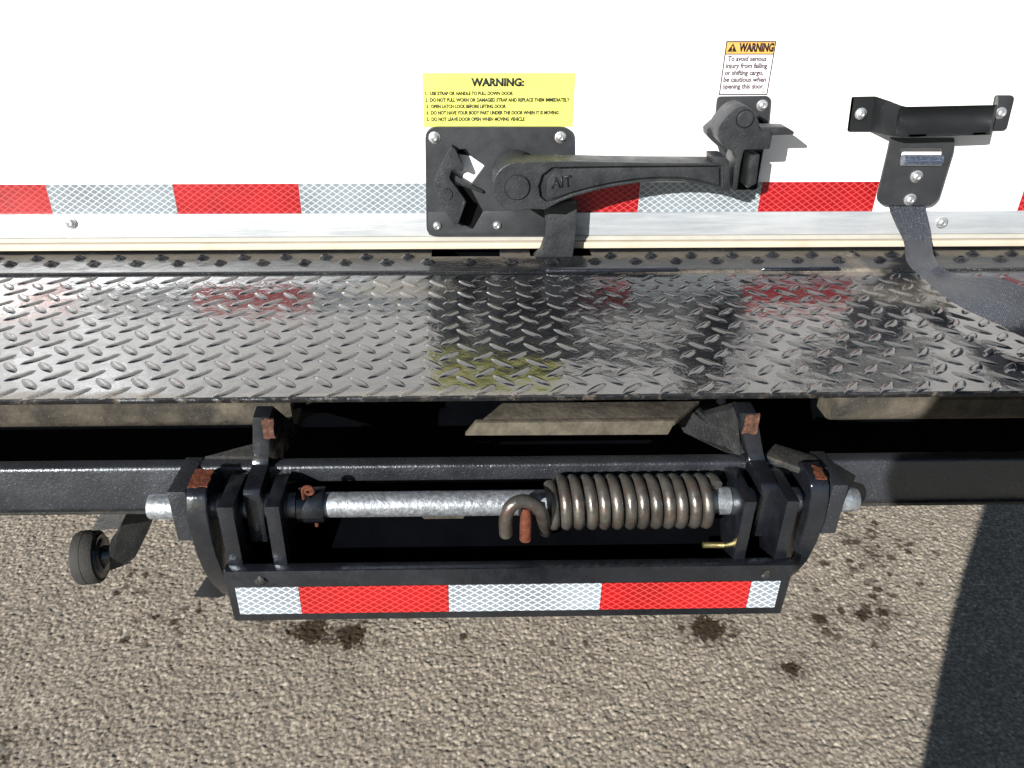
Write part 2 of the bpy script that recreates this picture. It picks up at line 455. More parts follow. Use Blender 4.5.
for cxp, cyp, wx_, wy_, nn in ((320, 632, 50, 12, 60), (705, 632, 36, 12, 40), (790, 665, 12, 8, 8), (868, 612, 35, 10, 22), (865, 545, 40, 45, 70), (170, 625, 40, 14, 14), (830, 620, 60, 30, 24), (135, 575, 25, 22, 12), (560, 645, 80, 14, 10)):
    for _ in range(nn):
        p = DZ(cxp + rs.normal() * wx_ * .6, cyp + rs.normal() * wy_ * .7, 0); r = rs.uniform(.005, .014); s = rs.uniform(.45, .95)
        i0, i1 = int((p.x - .03 - x0) / st), int((p.x + .03 - x0) / st); j0, j1 = int((p.y - .03 - y0) / st), int((p.y + .03 - y0) / st)
        if i0 < 0 or j0 < 0: continue
        sl_ = (slice(j0, j1), slice(i0, i1))
        d = np.hypot(GX[sl_] - p.x, GY[sl_] - p.y) / r
        q = np.clip((1.25 - d) * 1.2, 0, 1) * s
        stain[sl_] = np.maximum(stain[sl_], np.clip((q + nz[sl_] - .80) * 3.5, 0, 1) * s)
for a, b_, r, s in spots:
    if r < .018: continue
    p = DZ(a, b_, 0); d = np.hypot(GX - p.x, GY - p.y) / (r * 2.0)
    stain = np.maximum(stain, np.clip(1 - d, 0, 1) * .42 * s * (.4 + nz))
ny, nx = GX.shape
V = np.stack([GX, GY, hgt], -1).reshape(-1, 3)
I = np.arange(nx * ny).reshape(ny, nx)
Fq = np.stack([I[:-1, :-1], I[:-1, 1:], I[1:, 1:], I[1:, :-1]], -1).reshape(-1, 4)
B = 600.
ex = np.array([[-B, -B, 0], [B, -B, 0], [B, B, 0], [-B, B, 0], [x0, y0, 0], [xs[-1], y0, 0], [xs[-1], ys[-1], 0], [x0, ys[-1], 0]])
nb = nx * ny
V = np.vstack([V, ex[:4]])
cor = [I[0, 0], I[0, -1], I[-1, -1], I[-1, 0]]
sides = [list(I[0, :]), list(I[:, -1]), list(I[-1, ::-1]), list(I[::-1, 0])]
me = bpy.data.meshes.new('asphalt_ground')
loops = [Fq.ravel()]; tot = [4] * len(Fq)
for k in range(4):
    pl = [nb + k, nb + (k + 1) % 4] + [int(v_) for v_ in sides[k][::-1]]
    loops.append(np.array(pl)); tot.append(len(pl))
loops = np.concatenate(loops).astype(np.int32); tot = np.array(tot, dtype=np.int32)
me.vertices.add(len(V)); me.vertices.foreach_set('co', V.ravel().astype(np.float32))
me.loops.add(len(loops)); me.loops.foreach_set('vertex_index', loops)
me.polygons.add(len(tot)); me.polygons.foreach_set('loop_start', np.concatenate([[0], np.cumsum(tot)[:-1]]).astype(np.int32))
me.update(calc_edges=True)
me.validate()
at_ = me.attributes.new('stain', 'FLOAT', 'POINT')
at_.data.foreach_set('value', np.concatenate([stain.ravel(), np.zeros(4)]).astype(np.float32))
ground = link('asphalt_ground', me, M['asphalt'], smooth=True, ang=80)
ground['kind'] = 'structure'

# ================================================================== TRUCK
truck = bpy.data.objects.new('box_truck', None); COL.objects.link(truck)
truck['label'] = 'white box truck seen from behind, with closed roll-up door, black tread step and hinged bumper'
truck['category'] = 'truck'
ZP = DY(512, 248.5, 0).z          # step plate level
XL, XR = -1.15, 1.25

# ---- cargo box
zr0 = DY(482, 236, -.004).z; zr1 = DY(482, 213.3, -.004).z
HT = 3.1
bm = bmesh.new()
addbox(bm, (XL - .03, .02, ZP - .05), (XL, 5.2, HT)); addbox(bm, (XR, .02, ZP - .05), (XR + .03, 5.2, HT))
addbox(bm, (XL, 5.17, ZP - .05), (XR, 5.2, HT)); addbox(bm, (XL - .03, .02, HT + .001), (XR + .03, 5.2, HT + .03))
bmo('cargo_box', bm, M['white'], truck, .003)
box('cargo_floor', (XL + .002, .03, ZP - .045), (XR - .002, 5.16, ZP - .004), M['underside'], truck, 0)
bm = bmesh.new()
for X in (XL - .03, XR - .03): addbox(bm, (X, -.012, ZP + .002), (X + .06, .018, HT))
addbox(bm, (XL + .031, -.012, HT - .12), (XR - .031, .018, HT))
bmo('door_frame', bm, M['white'], truck, .003)

# ---- roll-up door: flat lower panel, next panels above with seams
door = None
bm = bmesh.new()
zz = [zr0 - .01, 1.62, 2.05, 2.48, 2.97]
for a, c in zip(zz, zz[1:]): addbox(bm, (XL + .032, 0, a), (XR - .032, .016, c - .003))
door = bmo('rear_door', bm, M['white'], truck, .0015)
rail = box('bottom_rail', (XL + .032, -.004, zr0), (XR - .032, -.0005, zr1), M['alu'], truck, .0008)
for a, b_ in ((71, 223), (942, 222.7)):
    bolt(rail, DY(a, b_, -.0045), .0055, .004, 'screw')
zs = DY(482, 241.3, -.009).z
bm = bmesh.new()
addprism(bm, [(XL + .032, -.010, zs + .0008), (XL + .032, -.0045, zr0 - .0004), (XL + .032, .010, zr0 - .0004), (XL + .032, .010, zs + .0008)], (XR - XL - .064, 0, 0))
upper = bmo('upper_seal', bm, M['sealtop'], truck, .0006)
bm = bmesh.new()
addprism(bm, [(XL + .032, -.012, ZP + .004), (XL + .032, -.0125, zs - .001), (XL + .032, .010, zs), (XL + .032, .010, ZP + .003)], (XR - XL - .064, 0, 0))
bmo('lower_seal', bm, M['seal'], truck, .001)

# ---- reflective tape on the door
zt1 = DY(482, 183, -.0003).z; zt0 = DY(482, 212.9, -.0003).z
xsT = [-.648, DY(49, 198, 0).x, DY(175, 198, 0).x, DY(300, 198, 0).x, DY(428, 198, 0).x]
kinds = ['tapered', 'tapewhite', 'tapered', 'tapewhite']
def tape(xa, xb, za, zb, Y, k, label=None):
    o = box('reflective_tape', (xa + .0002, Y - .0004, za), (xb - .0002, Y - .00003, zb), M[k], truck, 0, smooth=False)
    if label: o['label'] = label
    return o
for k in range(4):
    tape(xsT[k], xsT[k + 1], zt0, zt1, 0, kinds[k], ('red' if 'red' in kinds[k] else 'silver white') + ' honeycomb reflective tape on the lower door')
xr = [DY(565, 198, 0).x, DY(639, 198, 0).x, DY(759.5, 198, 0).x, DY(875.5, 198, 0).x]
for k, kk in enumerate(('tapered', 'tapewhite', 'tapered')):
    tape(xr[k], xr[k + 1], zt0, zt1, 0, kk, ('red' if 'red' in kk else 'silver white') + ' honeycomb reflective tape right of the latch')
tape(DY(1021, 198, 0).x, DY(1021, 198, 0).x + .15, zt0, zt1, 0, 'tapered')

# ---- yellow warning label
YS = -.0004
q = P2([(421, 73), (575, 72.5), (573, 127), (425, 127)], 0)
xa, xb = (q[0][0] + q[3][0]) / 2, (q[1][0] + q[2][0]) / 2; za, zb = q[3][1], q[0][1]
ys_ = box('warning_label', (xa, YS, za), (xb, -.00003, zb), M['yellow'], truck, 0, smooth=False)
lab(ys_, 'yellow warning label with five numbered door rules')
def at(px, py): p = DY(px, py, 0); return p.x, p.z
items = []
def line(s, pxl, pxr, pyb, pcap, bold):
    x, z = at(pxl, pyb); x2, _ = at(pxr, pyb); _, z2 = at(pxl, pyb - pcap)
    items.append((s, x, z, x2 - x, z2 - z, bold))
line('WARNING:', 471, 524, 85.8, 7.6, .055)
T = [('1.', 'USE STRAP OR HANDLE TO PULL DOWN DOOR', 430, 513, 95), ('2.', 'DO NOT PULL WORN OR DAMAGED STRAP AND REPLACE THEM IMMEDIATELY', 430, 569.5, 101.6),
     ('3.', 'OPEN LATCH LOCK BEFORE LIFTING DOOR', 431, 506, 108), ('4.', 'DO NOT HAVE YOUR BODY PART UNDER THE DOOR WHEN IT IS MOVING', 431, 558.5, 114.4), ('5.', 'DO NOT LEAVE DOOR OPEN WHEN MOVING VEHICLE', 431.5, 524.5, 120.8)]
for a, s, l_, r_, y_ in T:
    line(a, l_ - 4.6, l_ - 2.4, y_, 3.5, .05); line(s, l_, r_, y_, 3.5, .05)
lettering('lettering', items, YS - .00003, M['ink'], ys_)

# ---- white warning label
q = P2([(726, 41), (775.5, 41), (768, 95), (719, 95)], 0)
xa, xb = (q[0][0] + q[3][0]) / 2, (q[1][0] + q[2][0]) / 2; za, zb = q[3][1], q[0][1]
ws = box('warning_label', (xa, YS, za), (xb, -.00003, zb), M['inkdark'], truck, 0, smooth=False)
lab(ws, 'small white warning label with amber heading')
bx = .0012
zh = DY(750, 54, 0).z
box('label_paper', (xa + bx, YS - .0001, za + bx), (xb - bx, YS - .00002, zh - .0006), M['whitesticker'], ws, 0, smooth=False)
box('heading_band', (xa + bx, YS - .0001, zh + .0004), (xb - bx, YS - .00002, zb - bx), M['orange'], ws, 0, smooth=False)
items = []
wlab = xb - xa
def wl(s, fx0, fx1, z, cap, bold): items.append((s, xa + wlab * fx0, z, wlab * (fx1 - fx0), cap, bold))
hb = zb - zh
wl('WARNING', .27, .97, zh + hb * .22, hb * .62, .055)
rows = ['To avoid serious', 'injury from falling', 'or shifting cargo,', 'be cautious when', 'opening this door.']
ext = [(.08, .86), (.06, .90), (.06, .84), (.05, .92), (.05, .90)]
for k, (s, e_) in enumerate(zip(rows, ext)):
    wl(s, e_[0], e_[1], zh - (zh - za) * (.165 + .168 * k), .0052, .028)
wl('7/99', .84, .94, za + .0022, .0018, .01)
lt = lettering('lettering', items, YS - .00012, M['inkdark'], ws)
tx = xa + wlab * .045; tz = zh + hb * .18
bm = bmesh.new(); addprism(bm, [(tx, YS - .0003, tz), (tx + wlab * .19, YS - .0003, tz), (tx + wlab * .095, YS - .0003, tz + hb * .66)], (0, .0002, 0))
tri = bmo('hazard_triangle', bm, M['inkdark'], ws, 0, smooth=False)
bm = bmesh.new(); mx_ = tx + wlab * .095
addprism(bm, [(mx_ - .0008, YS - .0004, tz + hb * .42), (mx_ + .0008, YS - .0004, tz + hb * .42), (mx_ + .0004, YS - .0004, tz + hb * .18), (mx_ - .0004, YS - .0004, tz + hb * .18)], (0, .00008, 0))
addbox(bm, (mx_ - .0006, YS - .0004, tz + hb * .05), (mx_ + .0006, YS - .00032, tz + hb * .12))
bmo('exclamation_mark', bm, M['orange'], ws, 0, smooth=False)

# ================================================================== DOOR LATCH
def z3(lst): return [(420 + a / 5.294, 120 + b_ / 5.294) for a, b_ in lst]
YP = -.0070
outer = roundpoly(P2([(425, 127), (572.5, 127), (572, 237), (426.5, 237)], YP), .014, 6)
hole = P2(z3([(185, 172), (215, 155), (245, 155), (268, 192), (342, 243), (262, 352), (335, 485), (282, 577), (200, 540), (150, 430), (150, 262)]), YP)
hole = roundpoly(hole, .0015, 2)
latch = holed('door_latch', outer, [hole], YP, .0045, M['latchsheet'], truck)
lab(latch, 'black latch plate with cut-out, bolted over the door foot')
prism('lower_flange', P3(P2([(428, 212), (457.5, 211), (459.5, 223), (473, 229.5), (483.5, 211), (545, 210), (545, 235), (429, 235)], -.0085), -.0085), (0, .0016, 0), M['latchsheet'], latch, .0006)
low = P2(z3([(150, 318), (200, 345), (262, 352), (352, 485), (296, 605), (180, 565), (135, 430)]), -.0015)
prism('latch_pocket_shade', P3(low, -.0054), (0, .0010, 0), M['recessshade'], latch, 0)  # flat dark sheet, painted shade of the deeper opening
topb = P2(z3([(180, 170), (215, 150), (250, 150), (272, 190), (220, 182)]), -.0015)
prism('latch_pocket_shade', P3(topb, -.0018), (0, .0012, 0), M['recessshade'], latch, 0)  # second dark sheet, shade painted at the top of the cut-out
for a, b_ in ((434.5, 137.5), (560.5, 137.2), (437.3, 225.3), (497, 224.8)):
    bolt(latch, DY(a, b_, YP), .0052, .005)
# pawl
pw = P2(z3([(168, 140), (190, 160), (212, 215), (232, 262), (222, 275), (187, 258), (165, 266), (155, 310), (240, 425), (242, 440), (200, 552), (180, 556), (125, 470), (75, 370), (72, 320), (100, 255), (150, 160)]), -.021)
pawl = prism('latch_pawl', P3(roundpoly(pw, .002, 3), -.021), (0, .0135, 0), M['latch'], latch, .0008)
p = DY(446.5, 194.5, -.0225); lathe('pivot_pin', [(0, 0), (.0068, 0), (.0072, .0008), (.0072, .004)], p, (0, 1, 0), M['latch'], pawl)
prism('latch_bolt', P3(P2(z3([(158, 288), (175, 285), (265, 340), (335, 375), (328, 390), (250, 360), (160, 312)]), -.012), -.012), (0, .008, 0), M['latch'], latch, .0006)
rb = P2(z3([(232, 425), (245, 432), (205, 545), (190, 550)]), -.026)
prism('pawl_rib', P3(rb, -.026), (0, .004, 0), M['latch'], pawl, .0006)

# lever arm
YL = -.075
c0 = DY(517.3, 187, YL); rb_ = .0262 * 1.0
rb_ = (DY(542, 187, YL).x - c0.x)
low_ = P2([(545, 209.5), (560, 201.5), (575, 196), (595, 190.5), (613, 186.5), (639, 182.5), (661, 181), (683, 181.3), (700, 184), (713, 188), (724, 191.5)], YL)
top_ = P2([(727, 163), (700, 162.8), (650, 162.6), (613, 162), (575, 161.2), (545, 161.2), (530, 161.4)], YL)
circle = circ(c0.x, c0.z, rb_, 22, 80, 295)
bodyp = circle + [q for q in low_] + top_
lever = prism('latch_lever', P3(bodyp, YL + .004), (0, .026, 0), M['latch'], latch, .0012)
pocket = P2([(552, 167.3), (613, 166.2), (700, 165.6), (721, 165.6), (721.5, 187.5), (711, 184.5), (698, 181.2), (683, 178.8), (661, 178.4), (639, 179.8), (613, 183.6), (590, 188.6), (572, 193.5), (556, 200), (546, 201.5), (540, 196), (538.5, 186), (542, 175)], YL)
holed('lever_rim', bodyp, [roundpoly(pocket, .001, 2)], YL - .001, .0055, M['latch'], lever, .0009)
pad = P2([(559, 169), (613, 168), (700, 167.2), (719, 167.2), (719.5, 185), (711, 182.5), (698, 179.5), (683, 177.2), (661, 176.8), (639, 178.2), (613, 182), (590, 187), (572, 192), (556, 197.5), (550, 199), (546.5, 195), (547, 184), (551, 174)], YL)
prism('lever_pad', P3(roundpoly(pad, .002, 3), YL + .0005), (0, .004, 0), M['latch'], lever, .0008)
tp = DY(551, 188.3, YL)
lettering('raised_letters', [('AIT', tp.x, tp.z, DY(572, 186, YL).x - tp.x, .0125, .012)], YL + .0004, M['latch'], lever, thick=.0012, rot=math.radians(-6))
lathe('lever_boss', [(rb_ * .985, .004), (rb_ * .985, .058), (rb_ * .96, .062)], c0, (0, 1, 0), M['latch'], lever, 40)
lathe('pivot_ring', [(.0150, .0002), (.0142, -.0012), (.0136, .0004), (.0134, -.0022), (.0128, -.0030), (0, -.0030)], (c0.x, YL - .0005, c0.z), (0, 1, 0), M['latch'], lever, 40)
# raised ridge along the lever top
prism('top_ridge', P3(P2([(500, 168), (512, 160), (540, 158.5), (575, 158.5), (585, 160), (585, 163), (540, 163.5), (510, 166)], YL + .03), YL + .028), (0, .016, 0), M['latch'], lever, .002)
prism('lever_tip', P3(P2([(712, 156), (724, 156), (728, 160), (729, 190), (723, 191), (722, 164), (712, 162)], YL + .002), YL - .003), (0, .03, 0), M['latch'], lever, .0012)
# support leg
sup = P2(z3([(658, 470), (832, 440), (824, 600), (806, 735), (640, 737), (600, 731), (640, 695), (662, 630), (668, 560)]), -.034)
prism('support_leg', P3(roundpoly(sup, .002, 3), -.034), (0, .014, 0), M['latch'], latch, .0015)

# ================================================================== KEEPER (catch at the lever end)
def z4(lst): return [(690 + a / 6.4, 90 + b_ / 6.4) for a, b_ in lst]
kp = roundpoly(P2(z4([(178, 44), (517, 40), (500, 230), (425, 640), (270, 640), (160, 300), (163, 190)]), -.006), [.004, .005, .001, .001, .001, .001, .001], 4)
keep = prism('lever_catch', P3(kp, -.006), (0, .0045, 0), M['latchsheet'], truck, .0006)
lab(keep, 'black catch plate holding the right end of the latch lever')
bolt(keep, DY(762, 105.3, -.006), .0050, .005)
prism('catch_pocket_shade', P3(P2(z4([(440, 160), (500, 200), (500, 235), (448, 240)]), -.0068), -.0068), (0, .0006, 0), M['recessshade'], keep, 0)  # flat dark sheet on the plate, painted as a shaded recess
YK = -.068
kb = P2(z4([(205, 205), (262, 140), (300, 112), (345, 100), (388, 118), (420, 155), (440, 205), (448, 250), (455, 262), (520, 262), (528, 292), (512, 378), (346, 384), (325, 470), (302, 642), (272, 645), (290, 470), (296, 432), (275, 392), (235, 372), (195, 335), (180, 290), (182, 245)]), YK)
kbody = prism('catch_body', P3(roundpoly(kb, .0015, 2), YK), (0, .036, 0), M['latch'], keep, .0014)
prism('catch_rim', P3(roundpoly(P2(z4([(190, 175), (240, 140), (300, 112), (345, 100), (380, 190), (300, 390), (215, 392), (150, 335), (106, 288), (104, 250)]), -.030), .0015, 2), -.0318), (0, .018, 0), M['latch'], keep, .002)
prism('release_lug', P3(roundpoly(P2(z4([(450, 238), (620, 238), (668, 268), (664, 286), (450, 292)]), YK + .004), .002, 3), YK + .004), (0, .020, 0), M['latch'], keep, .0014)
p = DY(744.8, 118.7, YK)
lathe('pivot_ring', [(.0098, .0008), (.0096, -.0010), (.0088, .0006), (.0085, -.0018), (.0078, -.0024), (0, -.0024)], (p.x, YK - .0003, p.z), (0, 1, 0), M['latch'], keep, 32)
prism('catch_leg', P3(P2(z4([(402, 420), (448, 415), (425, 600), (368, 632), (372, 600)]), -.05), -.05), (0, .03, 0), M['latch'], keep, .001)
prism('catch_slot_shade', P3(P2(z4([(345, 400), (460, 395), (430, 632), (300, 640)]), -.008), -.0078), (0, .0012, 0), M['recessshade'], keep, 0)  # dark sheet between the legs, slot shade painted on the solid plate

# ================================================================== PULL HANDLE
def z5(lst): return [(835 + a / 5.418, 85 + b_ / 5.418) for a, b_ in lst]
cols = [  # (x zoom top, y zoom top, x zoom bottom, y zoom bottom, Y, dish)
    (90, 66, 66, 246, -.004, 0), (105, 63, 75, 252, -.004, 0), (215, 61, 188, 252, -.004, 0), (225, 63, 200, 254, -.008, 0),
    (300, 88, 268, 268, -.030, 0), (355, 110, 330, 279, -.044, .004), (385, 117, 365, 282, -.049, .011), (420, 117, 400, 282, -.050, .010),
    (520, 115, 495, 279, -.050, .011), (640, 112, 610, 276, -.050, .011), (780, 109, 745, 272, -.050, .011), (850, 108, 815, 270, -.050, .009), (880, 106, 842, 270, -.046, 0)]
bm = bmesh.new(); rows_ = 12; G = []
for c_ in cols:
    a = DY(*z5([(c_[0], c_[1])])[0], c_[4]); b2 = DY(*z5([(c_[2], c_[3])])[0], c_[4]); colv = []
    for k in range(rows_ + 1):
        u = k / rows_; pt = a.lerp(b2, u); pt.y += c_[5] * math.sin(math.pi * min(1, u * 1.1)) ** .8 if u * 1.1 < 1 else 0
        colv.append(bm.verts.new(pt))
    G.append(colv)
for i in range(len(G) - 1):
    for k in range(rows_): bm.faces.new((G[i][k], G[i + 1][k], G[i + 1][k + 1], G[i][k + 1]))
r = bmesh.ops.solidify(bm, geom=bm.faces[:], thickness=-.0028)
hand = bmo('pull_handle', bm, M['latchsheet'], truck, 0)
lab(hand, 'bent black sheet pull handle bolted to the door at right')
# right return and flange
a = [DY(*z5([q_])[0], Yv) for q_, Yv in (((862, 100), -.047), ((850, 60), -.020), ((880, 60), -.008))]
fl = roundpoly(P2(z5([(870, 56), (962, 56), (972, 72), (932, 232), (915, 246), (836, 248)]), -.004), .003, 3)
prism('handle_flange', P3(fl, -.0045), (0, .003, 0), M['latchsheet'], hand, .0005)
bm = bmesh.new()
e1 = [DY(*z5([q_])[0], -.048) for q_ in ((868, 112), (830, 270))]; e2 = [DY(*z5([q_])[0], -.0045) for q_ in ((872, 60), (838, 247))]
e3 = [DY(*z5([q_])[0], -.0045) for q_ in ((885, 60), (851, 247))]; e4 = [q_ + Vector((.0028, 0, 0)) for q_ in e1]
addprism(bm, [e1[0], e2[0], e2[1], e1[1]], (.003, 0, 0))
bmo('handle_return', bm, M['latchsheet'], hand, .0006)
bolt(hand, DY(*z5([(138, 155)])[0], -.007), .0052, .005); bolt(hand, DY(*z5([(895, 152)])[0], -.0045), .0052, .005)

# ---- strap plate
YB = -.020
op = roundpoly(P2(z5([(300, 285), (650, 285), (645, 345), (562, 618), (520, 655), (265, 652), (232, 630), (230, 600), (292, 335)]), YB), [.003, .003, .004, .005, .008, .004, .004, .004, .003], 4)
slot1 = roundpoly(P2(z5([(352, 342), (585, 342), (575, 442), (352, 442)]), YB), .003, 3)
bk = holed('strap_plate', op, [slot1], YB, .003, M['latchsheet'], truck)
lab(bk, 'black slotted plate clamping the pull strap below the handle')
bolt(bk, DY(*z5([(440, 495)])[0], YB), .0056, .005); bolt(bk, DY(*z5([(405, 620)])[0], YB), .0056, .005)
q1, q2 = DY(*z5([(366, 408)])[0], YB + .002), DY(*z5([(575, 408)])[0], YB + .002)
bm = bmesh.new(); addtube(bm, [q1, q2], .0064, 18); bmo('webbing_loop', bm, M['web'], bk)
# side fold of the plate

# ---- strap
Ls = [DY(888.5, 203, -.014), DY(890, 211, -.017), DY(896, 225, -.030), DY(904, 242, -.050), DZ(906, 258, ZP + .022), DZ(911, 267, ZP + .021), DZ(922, 276, ZP + .020), DZ(941, 293, ZP + .018), DZ(964, 308, ZP + .015), DZ(998, 324, ZP + .012), DZ(1033, 341, ZP + .010)]
Rs = [DY(925, 203, -.014), DY(926, 211, -.017), DY(929, 226, -.028), DY(931, 241, -.046), DZ(934, 257, ZP + .024), DZ(941, 266, ZP + .026)]
for (a_, b_), l_, dy in zip(((952, 274), (968, 277), (989, 277), (1014, 283), (1042, 295)), Ls[6:], (.012, .022, .022, .016, .014)):
    Rs.append(DY(a_, b_, l_.y + dy))
# beyond the frame the strap lies down and runs along the step
dr = (Ls[-1] - Ls[-2]).normalized()
for k, (dl, up_, out_) in enumerate(((.05, .036, .026), (.11, .020, .040), (.18, .004, .045), (.26, .0015, .045))):
    base = Vector((Ls[10].x + dl, Ls[10].y - .02 * (k + 1) * .5, ZP + .006 - .001 * k))
    Ls.append(base); Rs.append(base + Vector((.006, out_, up_)))
def cat(P, k, u):
    p0, p1, p2, p3 = P[max(k - 1, 0)], P[k], P[k + 1], P[min(k + 2, len(P) - 1)]
    return .5 * ((2 * p1) + (p2 - p0) * u + (2 * p0 - 5 * p1 + 4 * p2 - p3) * u * u + (3 * p1 - p0 - 3 * p2 + p3) * u ** 3)
bm = bmesh.new(); uvl = bm.loops.layers.uv.new('UVMap')
SUB = 8; W = 10; RR = []; dist = 0; prev = None
for k in range(len(Ls) - 1):
    for j in range(SUB):
        u = j / SUB; a = cat(Ls, k, u); b2 = cat(Rs, k, u)
        mid = (a + b2) / 2
        if prev is not None: dist += (mid - prev).length
        prev = mid
        row = []
        nrm = (b2 - a).cross(Vector((.3, -1, -.3))).normalized()
        for i in range(W + 1):
            s = i / W; pt = a.lerp(b2, s) + nrm * (.0012 * math.sin(s * math.pi * 3 + k * .2) + .004 * math.sin(math.pi * s) * (1 if k < 4 else .2))
            row.append((bm.verts.new(pt), (s, dist)))
        RR.append(row)
for a, b2 in zip(RR, RR[1:]):
    for i in range(W):
        q_ = (a[i], a[i + 1], b2[i + 1], b2[i]); f = bm.faces.new([v_[0] for v_ in q_])
        for lp, v_ in zip(f.loops, q_): lp[uvl].uv = v_[1]
bmesh.ops.solidify(bm, geom=bm.faces[:], thickness=.0022)
st_ = bmo('pull_strap', bm, M['web'], bk, 0, ang=60)
lab(st_, 'dark blue grey webbing pull strap trailing over the step')

# ================================================================== THRESHOLD STRIP AND TREAD STEP
YF = -.360; YSm = -.083
def height_sheet(name, xa, xb, ya, yb, z, lugs, mat, th, lip=None):
    """sheet with raised marks: each lug is a little closed relief mesh merged with the sheet"""
    bm = bmesh.new()
    addbox(bm, (xa, ya, z - th), (xb, yb, z))
    me0 = bpy.data.meshes.new('x'); bmesh.ops.recalc_face_normals(bm, faces=bm.faces); bm.to_mesh(me0); bm.free()
    vs = [np.array([v_.co[:] for v_ in me0.vertices])]; fs = [list(p_.vertices) for p_ in me0.polygons]; off = len(me0.vertices)
    bpy.data.meshes.remove(me0)
    lv, lf = lugs['mesh']
    for (x, y, a, s) in lugs['at']:
        ca, sa = math.cos(a), math.sin(a)
        q_ = lv * s
        vv = np.stack([x + q_[:, 0] * ca - q_[:, 1] * sa, y + q_[:, 0] * sa + q_[:, 1] * ca, z - .0004 + lv[:, 2]], -1)
        vs.append(vv); fs += [[i + off for i in f_] for f_ in lf]; off += len(lv)
    me = bpy.data.meshes.new(name); me.from_pydata(np.vstack(vs).tolist(), [], fs)
    return me
# almond-shaped lug
def lugmesh(Lh=.0146, Wh=.0051, H=.0021):
    vs = []; n = 10; m_ = 6
    for i in range(n + 1):
        u = -1 + 2 * i / n; wv_ = max(.0, 1 - u * u) ** .8
        for j in range(m_ + 1):
            v_ = -1 + 2 * j / m_
            h = H * (1 - abs(v_) ** 2.2) * min(1, (1 - u * u) * 1.8) + (.0 if abs(v_) < 1 else 0)
            vs.append((u * Lh, v_ * Wh * wv_, h))
    fs = []
    for i in range(n):
        for j in range(m_):
            a = i * (m_ + 1) + j; fs.append((a, a + m_ + 1, a + m_ + 2, a + 1))
    return np.array(vs), fs
ats = []
p = .0316
ox, oy = DZ(85.6, 343.5, ZP).x, DZ(85.6, 343.5, ZP).y   # a known lug of the photograph
for i in range(-50, 70):
    for j in range(-14, 14):
        for k, (dx, dy, an) in enumerate(((0, 0, 45), (.5, .5, -45))):
            x = ox + (i + dx) * p; y = oy + (j + dy) * p
            if XL + .02 < x < XR - .02 and YF + .004 < y < YSm - .006:
                ats.append((x + random.gauss(0, .0003), y + random.gauss(0, .0003), math.radians(an + random.gauss(0, 1.2)), random.uniform(.96, 1.04)))
me = height_sheet('tread_step', XL, XR, YF, YSm, ZP, dict(mesh=lugmesh(), at=ats), None, .0048)
step = link('tread_step', me, M['tread'], truck, True, 50)
lab(step, 'glossy black diamond tread step plate reflecting the door')
# worn ragged front edge and folded lip
bm = bmesh.new(); nseg = 700
prev = None
for i in range(nseg + 1):
    x = XL + (XR - XL) * i / nseg
    a = .0009 * random.random() + .0012 * max(0, math.sin(x * 31) * math.sin(x * 13))
    ring = [bm.verts.new(q_) for q_ in ((x, YF + .0005, ZP - .0002 + .0004 * random.random()), (x, YF - .0012 - a, ZP - .0010), (x, YF - .0016 - a * .6, ZP - .0042), (x, YF + .0008, ZP - .0062))]
    if prev:
        for k in range(3): bm.faces.new((prev[k], ring[k], ring[k + 1], prev[k + 1]))
    prev = ring
bmo('worn_edge', bm, M['edge'], step, 0, ang=60)

# threshold strip: punched anti-slip bumps, slots under the latch
def craters():
    vs = []; fs = []; n = 14
    prof = [(1.0, 0), (.8, .0012), (.55, .0030), (.42, .0034), (.30, .0026), (.12, -.0001)]
    for r_, h in prof:
        for k in range(n):
            a = 2 * math.pi * k / n
            vs.append((r_ * .0095 * math.cos(a), r_ * .0075 * math.sin(a), h))
    for i in range(len(prof) - 1):
        for k in range(n):
            k2 = (k + 1) % n; fs.append((i * n + k, i * n + k2, (i + 1) * n + k2, (i + 1) * n + k))
    vs.append((0, 0, -.0001)); c_ = len(vs) - 1
    for k in range(n): fs.append(((len(prof) - 1) * n + k, (len(prof) - 1) * n + (k + 1) % n, c_))
    return np.array(vs), fs
ats = []
xa_ = DZ(38, 260, ZP).x; ya_ = DZ(38, 260, ZP).y; xb_ = DZ(52, 266, ZP).x; yb_ = DZ(52, 266, ZP).y
for i in range(-16, 36):
    ats += [(xa_ + i * .0490 + random.gauss(0, .0006), ya_, random.gauss(0, .2), random.uniform(.9, 1.1)), (xb_ + i * .0490 + random.gauss(0, .0006), yb_ + .002, random.gauss(0, .2), random.uniform(.9, 1.1))]
slots = []
for a, c_ in (((432, 251), (500, 257.5)), ((529, 251), (592, 258))):
    A_, B_ = DZ(a[0], a[1], ZP), DZ(c_[0], c_[1], ZP); slots.append((A_.x, B_.x, B_.y, A_.y))
ats = [q_ for q_ in ats if XL + .02 < q_[0] < XR - .02 and not any(s_[0] - .008 < q_[0] < s_[1] + .008 and s_[2] - .006 < q_[1] for s_ in slots)]
